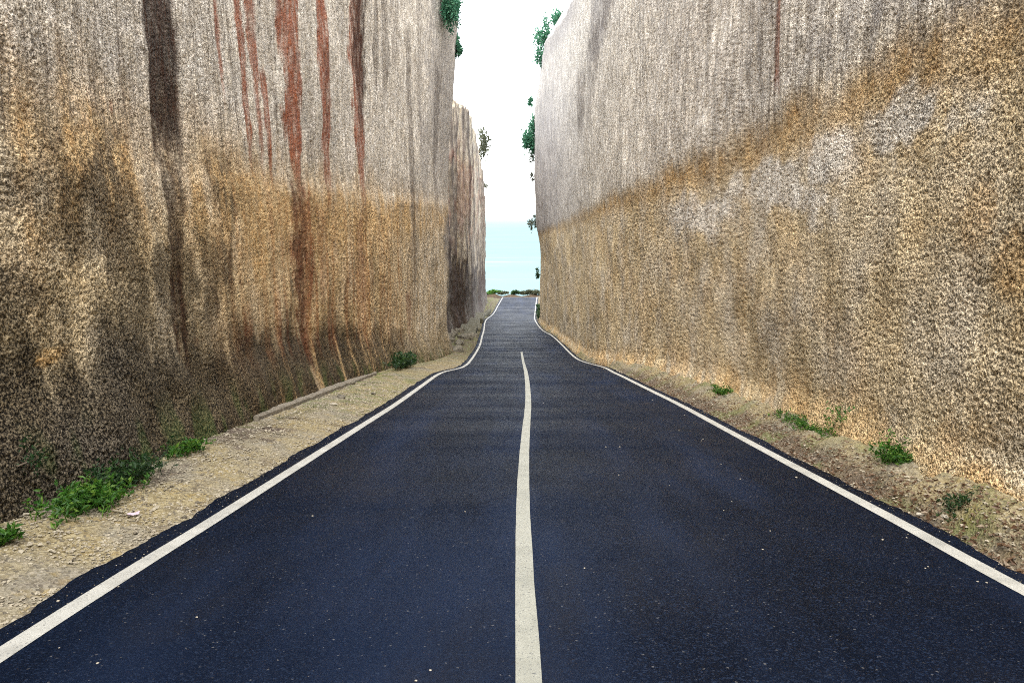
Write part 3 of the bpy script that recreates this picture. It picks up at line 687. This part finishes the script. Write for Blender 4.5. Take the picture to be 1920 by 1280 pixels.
# ------------------------------------------------------------------ kerb, rubble, slabs, litter
def rough_box(name, mat, size, loc, rotz=0, seg=6, rough=.02, bevel=.03, seed=0, tilt=0., parent=None):
    import bmesh
    bm = bmesh.new(); bmesh.ops.create_cube(bm, size=1)
    for v_ in bm.verts: v_.co = (v_.co.x*size[0], v_.co.y*size[1], v_.co.z*size[2])
    bmesh.ops.bevel(bm, geom=list(bm.edges), offset=bevel, segments=2, affect='EDGES', profile=.6)
    bmesh.ops.subdivide_edges(bm, edges=[e for e in bm.edges if e.calc_length() > max(size)/seg], cuts=seg, use_grid_fill=True)
    co = np.array([v_.co[:] for v_ in bm.verts]); q = co*(1.5/min(size))
    for j in range(3):
        co[:, j] += rough*fbm(q[:, 0]+j*7, q[:, 1], q[:, 2], 3, seed+j)
    for v_, c_ in zip(bm.verts, co): v_.co = c_
    me = bpy.data.meshes.new(name); bm.to_mesh(me); bm.free(); me.materials.append(mat)
    me.polygons.foreach_set('use_smooth', np.full(len(me.polygons), True))
    o = bpy.data.objects.new(name, me); C.objects.link(o); o.location = loc; o.rotation_euler = (tilt, 0, rotz)
    return o
# concrete kerb beam: one long ribbon with a rectangular section
ys = np.linspace(11.6, 22.0, 90); xk = WL(ys)+.12+.02*pn(ys*.7, 0, 0, 5)
zk = RZ(ys)+.10+.11+.012*pn(ys*2.2, 0, 0, 6)
sec = [(-.16, -.3), (-.16, .0), (-.14, .02), (.09, .02), (.115, -.005), (.12, -.3)]
V = np.stack([np.stack([xk+a+.012*pn(ys*5, a*40, b, 7), ys, zk+b+(.01*pn(ys*6, a*30, b*9, 8) if b > -.2 else 0)], -1) for a, b in sec], 1)
f = grid_faces(len(ys), len(sec)).tolist()+[[0, 1, 2, 3, 4, 5], [len(ys)*6-1-i for i in range(6)]]
fc = np.empty(len(f), object); fc[:] = [tuple(q) for q in f]
tag(mesh_obj('concrete_kerb', V.reshape(-1, 3), fc, M['concrete'], smooth=False), 'long grey concrete kerb beam lying along the foot of the left wall', 'kerb')

def far_box(px, py, Y, size, rot, lab, seed, mat='concrete', name='concrete_slab', grp=None, cat='slab', rough=.05, bevel=.04, tilt=0.):
    p = at_depth(px, py, Y); o = rough_box(name, M[mat], size, p, rot, 5, rough, bevel, seed, tilt); return tag(o, lab, cat, grp)
M['slab'] = simple('mossy_slab', (.045, .042, .026, 1), (.10, .092, .062, 1), 3)
gs = 'broken concrete slabs beside the far left road edge'
def gbox(x, y, h, size, rot, lab, seed, **kw):
    o = rough_box(kw.get('name', 'concrete_slab'), M[kw.get('mat', 'slab')], size, (x, y, float(RZ(y))+h), rot, 5, kw.get('rough', .05), kw.get('bevel', .04), seed, kw.get('tilt', 0.))
    return tag(o, lab, kw.get('cat', 'slab'), kw.get('grp', gs))
gbox(-3.95, 66, .24, (1.5, 5.5, .55), .02, 'nearest thick slab of the broken slab row, top greenish with a dark front edge', 1)
gbox(-4.15, 76, .36, (1.7, 8.0, .6), .05, 'middle slab of the broken slab row under the far rock wall', 2)
gbox(-4.0, 87.5, .42, (1.3, 5.5, .6), .0, 'furthest slab of the broken slab row beside the bend', 3)
gbox(-3.55, 101, .30, (.5, 6.5, .5), -.12, 'narrow tilted kerb slab at the far rock wall corner', 4)
k = 0
for (x, y, h, s_) in [(-4.72, 46.0, .15, .55), (-4.85, 49.5, .2, .6), (-4.95, 53, .22, .65), (-4.9, 56.5, .25, .6), (-5.0, 60, .28, .7), (-4.95, 64, .3, .7), (-4.9, 68.5, .45, .65), (-3.6, 46.3, .1, .5), (-3.75, 52.0, .12, .5), (-3.7, 57.5, .14, .6), (-3.3, 60.5, .1, .45), (-3.9, 48.6, .08, .42)]:
    k += 1
    o = rough_box('boulder', M['roughstone'], (s_*1.1, s_*2.2, s_*.9), (x, y, float(RZ(y))+h), k*.7, 5, .14, .14, 20+k)
    tag(o, 'rough grey boulder in the heap lining the ditch below the far rock wall', 'boulder', 'boulders lining the ditch below the far rock wall')
# stones on the gravel and asphalt
def stone(px, py, r, lab, grp=None, mat='palestone', lift=0., onroad=True):
    p = on_ground(px, py, lift)
    if not onroad: p[2] = float((vz_left if p[0] < 0 else vz_right)(p[0], p[1]))
    import bmesh; r *= .5 if mat == 'palestone' and onroad else 1
    bm = bmesh.new(); bmesh.ops.create_icosphere(bm, subdivisions=2, radius=1)
    sx, sy, sz = r*(.9+.4*random.random()), r*(.7+.3*random.random()), r*(.4+.2*random.random()); sd = random.randint(0, 999)
    co = np.array([q.co[:] for q in bm.verts]); d = 1+.35*pn(co[:, 0]*1.4, co[:, 1]*1.4, co[:, 2]*1.4, sd)+.15*pn(co[:, 0]*4, co[:, 1]*4, co[:, 2]*4, sd+1)
    for q, c_, dd in zip(bm.verts, co, d): q.co = (c_[0]*sx*dd, c_[1]*sy*dd, c_[2]*sz*dd+sz*.75)
    me = bpy.data.meshes.new('pebble'); bm.to_mesh(me); bm.free(); me.materials.append(M[mat])
    o = bpy.data.objects.new('pebble', me); C.objects.link(o); o.location = p; o.rotation_euler.z = random.random()*6
    return tag(o, lab, 'pebble', grp)
GP = 'pale pebbles lying on the asphalt'
stone(1655, 1012, .022, 'flat pale pebble alone on the right lane just inside the right edge line', GP)
stone(109, 1127, .020, 'rounded pale pebble on the asphalt strip outside the left edge line', GP)
stone(586, 967, .018, 'small pale chip alone in the left lane', GP)
stone(1493, 895, .024, 'pale pebble touching the inner side of the right edge line', GP)
for px, py, r in [(1136, 838, .02), (1162, 838, .024), (1318, 823, .02), (1315, 826, .015), (1283, 778, .02), (1170, 727, .02), (1223, 750, .02), (1273, 807, .02), (1352, 870, .014), (1388, 898, .014), (1444, 995, .012), (1735, 1065, .012),
                  (1740, 1062, .01), (1700, 1008, .014), (1782, 1003, .013), (1780, 1015, .013), (1833, 1090, .013), (1850, 1092, .012), (1357, 957, .013), (1372, 940, .011), (1096, 1065, .012), (872, 959, .012), (369, 1157, .013), (183, 1243, .013), (111, 1214, .01), (780, 1276, .012), (807, 1256, .012), (1160, 890, .014), (1255, 910, .012), (1430, 1030, .013)]:
    stone(px, py, r, 'small pale pebble scattered on the dark asphalt', GP)
GV = 'larger stones on the verges'
for px, py, r, lb in [(640, 750, .10, 'dark lump of stone against the concrete kerb, the nearer of two'), (660, 726, .10, 'dark lump of stone near the far end of the kerb'), (700, 738, .07, 'small dark stone on the yellowish gravel beside the kerb end')]:
    stone(px, py, r, lb, GV, 'roughstone', .06, False)
for px, py, r, lb in [(1771, 975, .03, 'pale round stone on the dark right verge near the picture edge'), (1726, 958, .028, 'pale stone among leaves on the right verge beside the asphalt edge'), (626, 764, .06, 'flat whitish stone on the gravel below the middle of the kerb')]:
    stone(px, py, r, lb, GV, 'palestone', .04, False)
# litter
p = on_ground(250, 958, .07); p[2] = float(vz_left(p[0], p[1]))+.018
u_ = np.linspace(-.5, .5, 9); Uu, Vv = np.meshgrid(u_, u_)
V = np.stack([Uu*.095+.004*pn(Uu*3, Vv*3, 0, 3), Vv*.06, .010*pn(Uu*3, Vv*3, 4, 3)+.016*np.abs(Uu)**1.5], -1).reshape(-1, 3)
o = mesh_obj('paper_scrap', np.vstack([V, V-np.array([0, 0, .001])]), np.vstack([grid_faces(9, 9), grid_faces(9, 9)[:, ::-1]+81]), M['paper']); o.location = p; o.rotation_euler.z = .35
tag(o, 'crumpled pinkish white paper scrap on the left gravel', 'litter')

# ------------------------------------------------------------------ sea
def sea_material():
    s = NT('pale_sea'); b = s.noise(.004, 4, .6, (1, 2.5, 1)); w = s.noise(.05, 3, .6, (1, 2, 1))
    foam = s.noise(.012, 4, .65, (.35, 1.6, 1))
    c = s.mix(s.mr(b, .35, .65), (.126, .185, .195, 1), (.136, .195, .2, 1))
    c = s.mix(s.mr(foam, .60, .72, 0, .6), c, (.2, .22, .22, 1))
    return s.done(c, .05, None, .00000003)
xs = np.array([-60000, -20000, -6000, -2000, -600, 0, 600, 2000, 6000, 20000, 60000.]); ys = np.array([150, 250, 500, 1000, 2500, 6000, 15000, 45000.])
SX, SY = np.meshgrid(xs, ys)
tag(mesh_obj('sea', np.stack([SX, SY, np.full(SX.shape, SEA)], -1).reshape(-1, 3), grid_faces(*SX.shape), sea_material()), kind='structure')

# ------------------------------------------------------------------ light
sc = bpy.context.scene
W = bpy.data.worlds.new('World'); sc.world = W; W.use_nodes = True
nt = W.node_tree; bg = nt.nodes['Background']; sky = nt.nodes.new('ShaderNodeTexSky'); sky.sky_type = 'NISHITA'
SUN_EL, SUN_AZ = 60, -175          # azimuth: compass degrees from +Y towards +X
sky.sun_disc = False; sky.sun_elevation = R(SUN_EL); sky.sun_rotation = R(SUN_AZ); sky.air_density = 1.0; sky.dust_density = 1.5; sky.ozone_density = 1.0
cl = nt.nodes.new('ShaderNodeMix'); cl.data_type = 'RGBA'; cl.inputs[0].default_value = .72      # thin bright overcast over the clear sky
cl.inputs[7].default_value = (4.95, 4.85, 4.7, 1); nt.links.new(sky.outputs[0], cl.inputs[6])
nt.links.new(cl.outputs[2], bg.inputs[0]); bg.inputs[1].default_value = .12
sl = bpy.data.lights.new('sun', 'SUN'); sl.energy = .8; sl.angle = R(30); sl.color = (1, .94, .85)
so = bpy.data.objects.new('sun', sl); C.objects.link(so)
so.rotation_euler = (R(90-SUN_EL), 0, R(180-SUN_AZ)); so.location = (0, 0, 40)

cam = bpy.data.cameras.new('camera'); co = bpy.data.objects.new('camera', cam); C.objects.link(co)
cam.sensor_width = 36; cam.lens = F/1920*36; cam.clip_start = .05; cam.clip_end = 120000
co.rotation_euler = (math.pi/2-PITCH, 0, 0); sc.camera = co
sc.view_settings.view_transform = 'Standard'; sc.view_settings.look = 'None'; sc.view_settings.exposure = 3.0; sc.view_settings.gamma = 1
sc.cycles.use_denoising = False; sc.cycles.filter_width = 1.05
sc.cycles.max_bounces = 8; sc.cycles.diffuse_bounces = 5
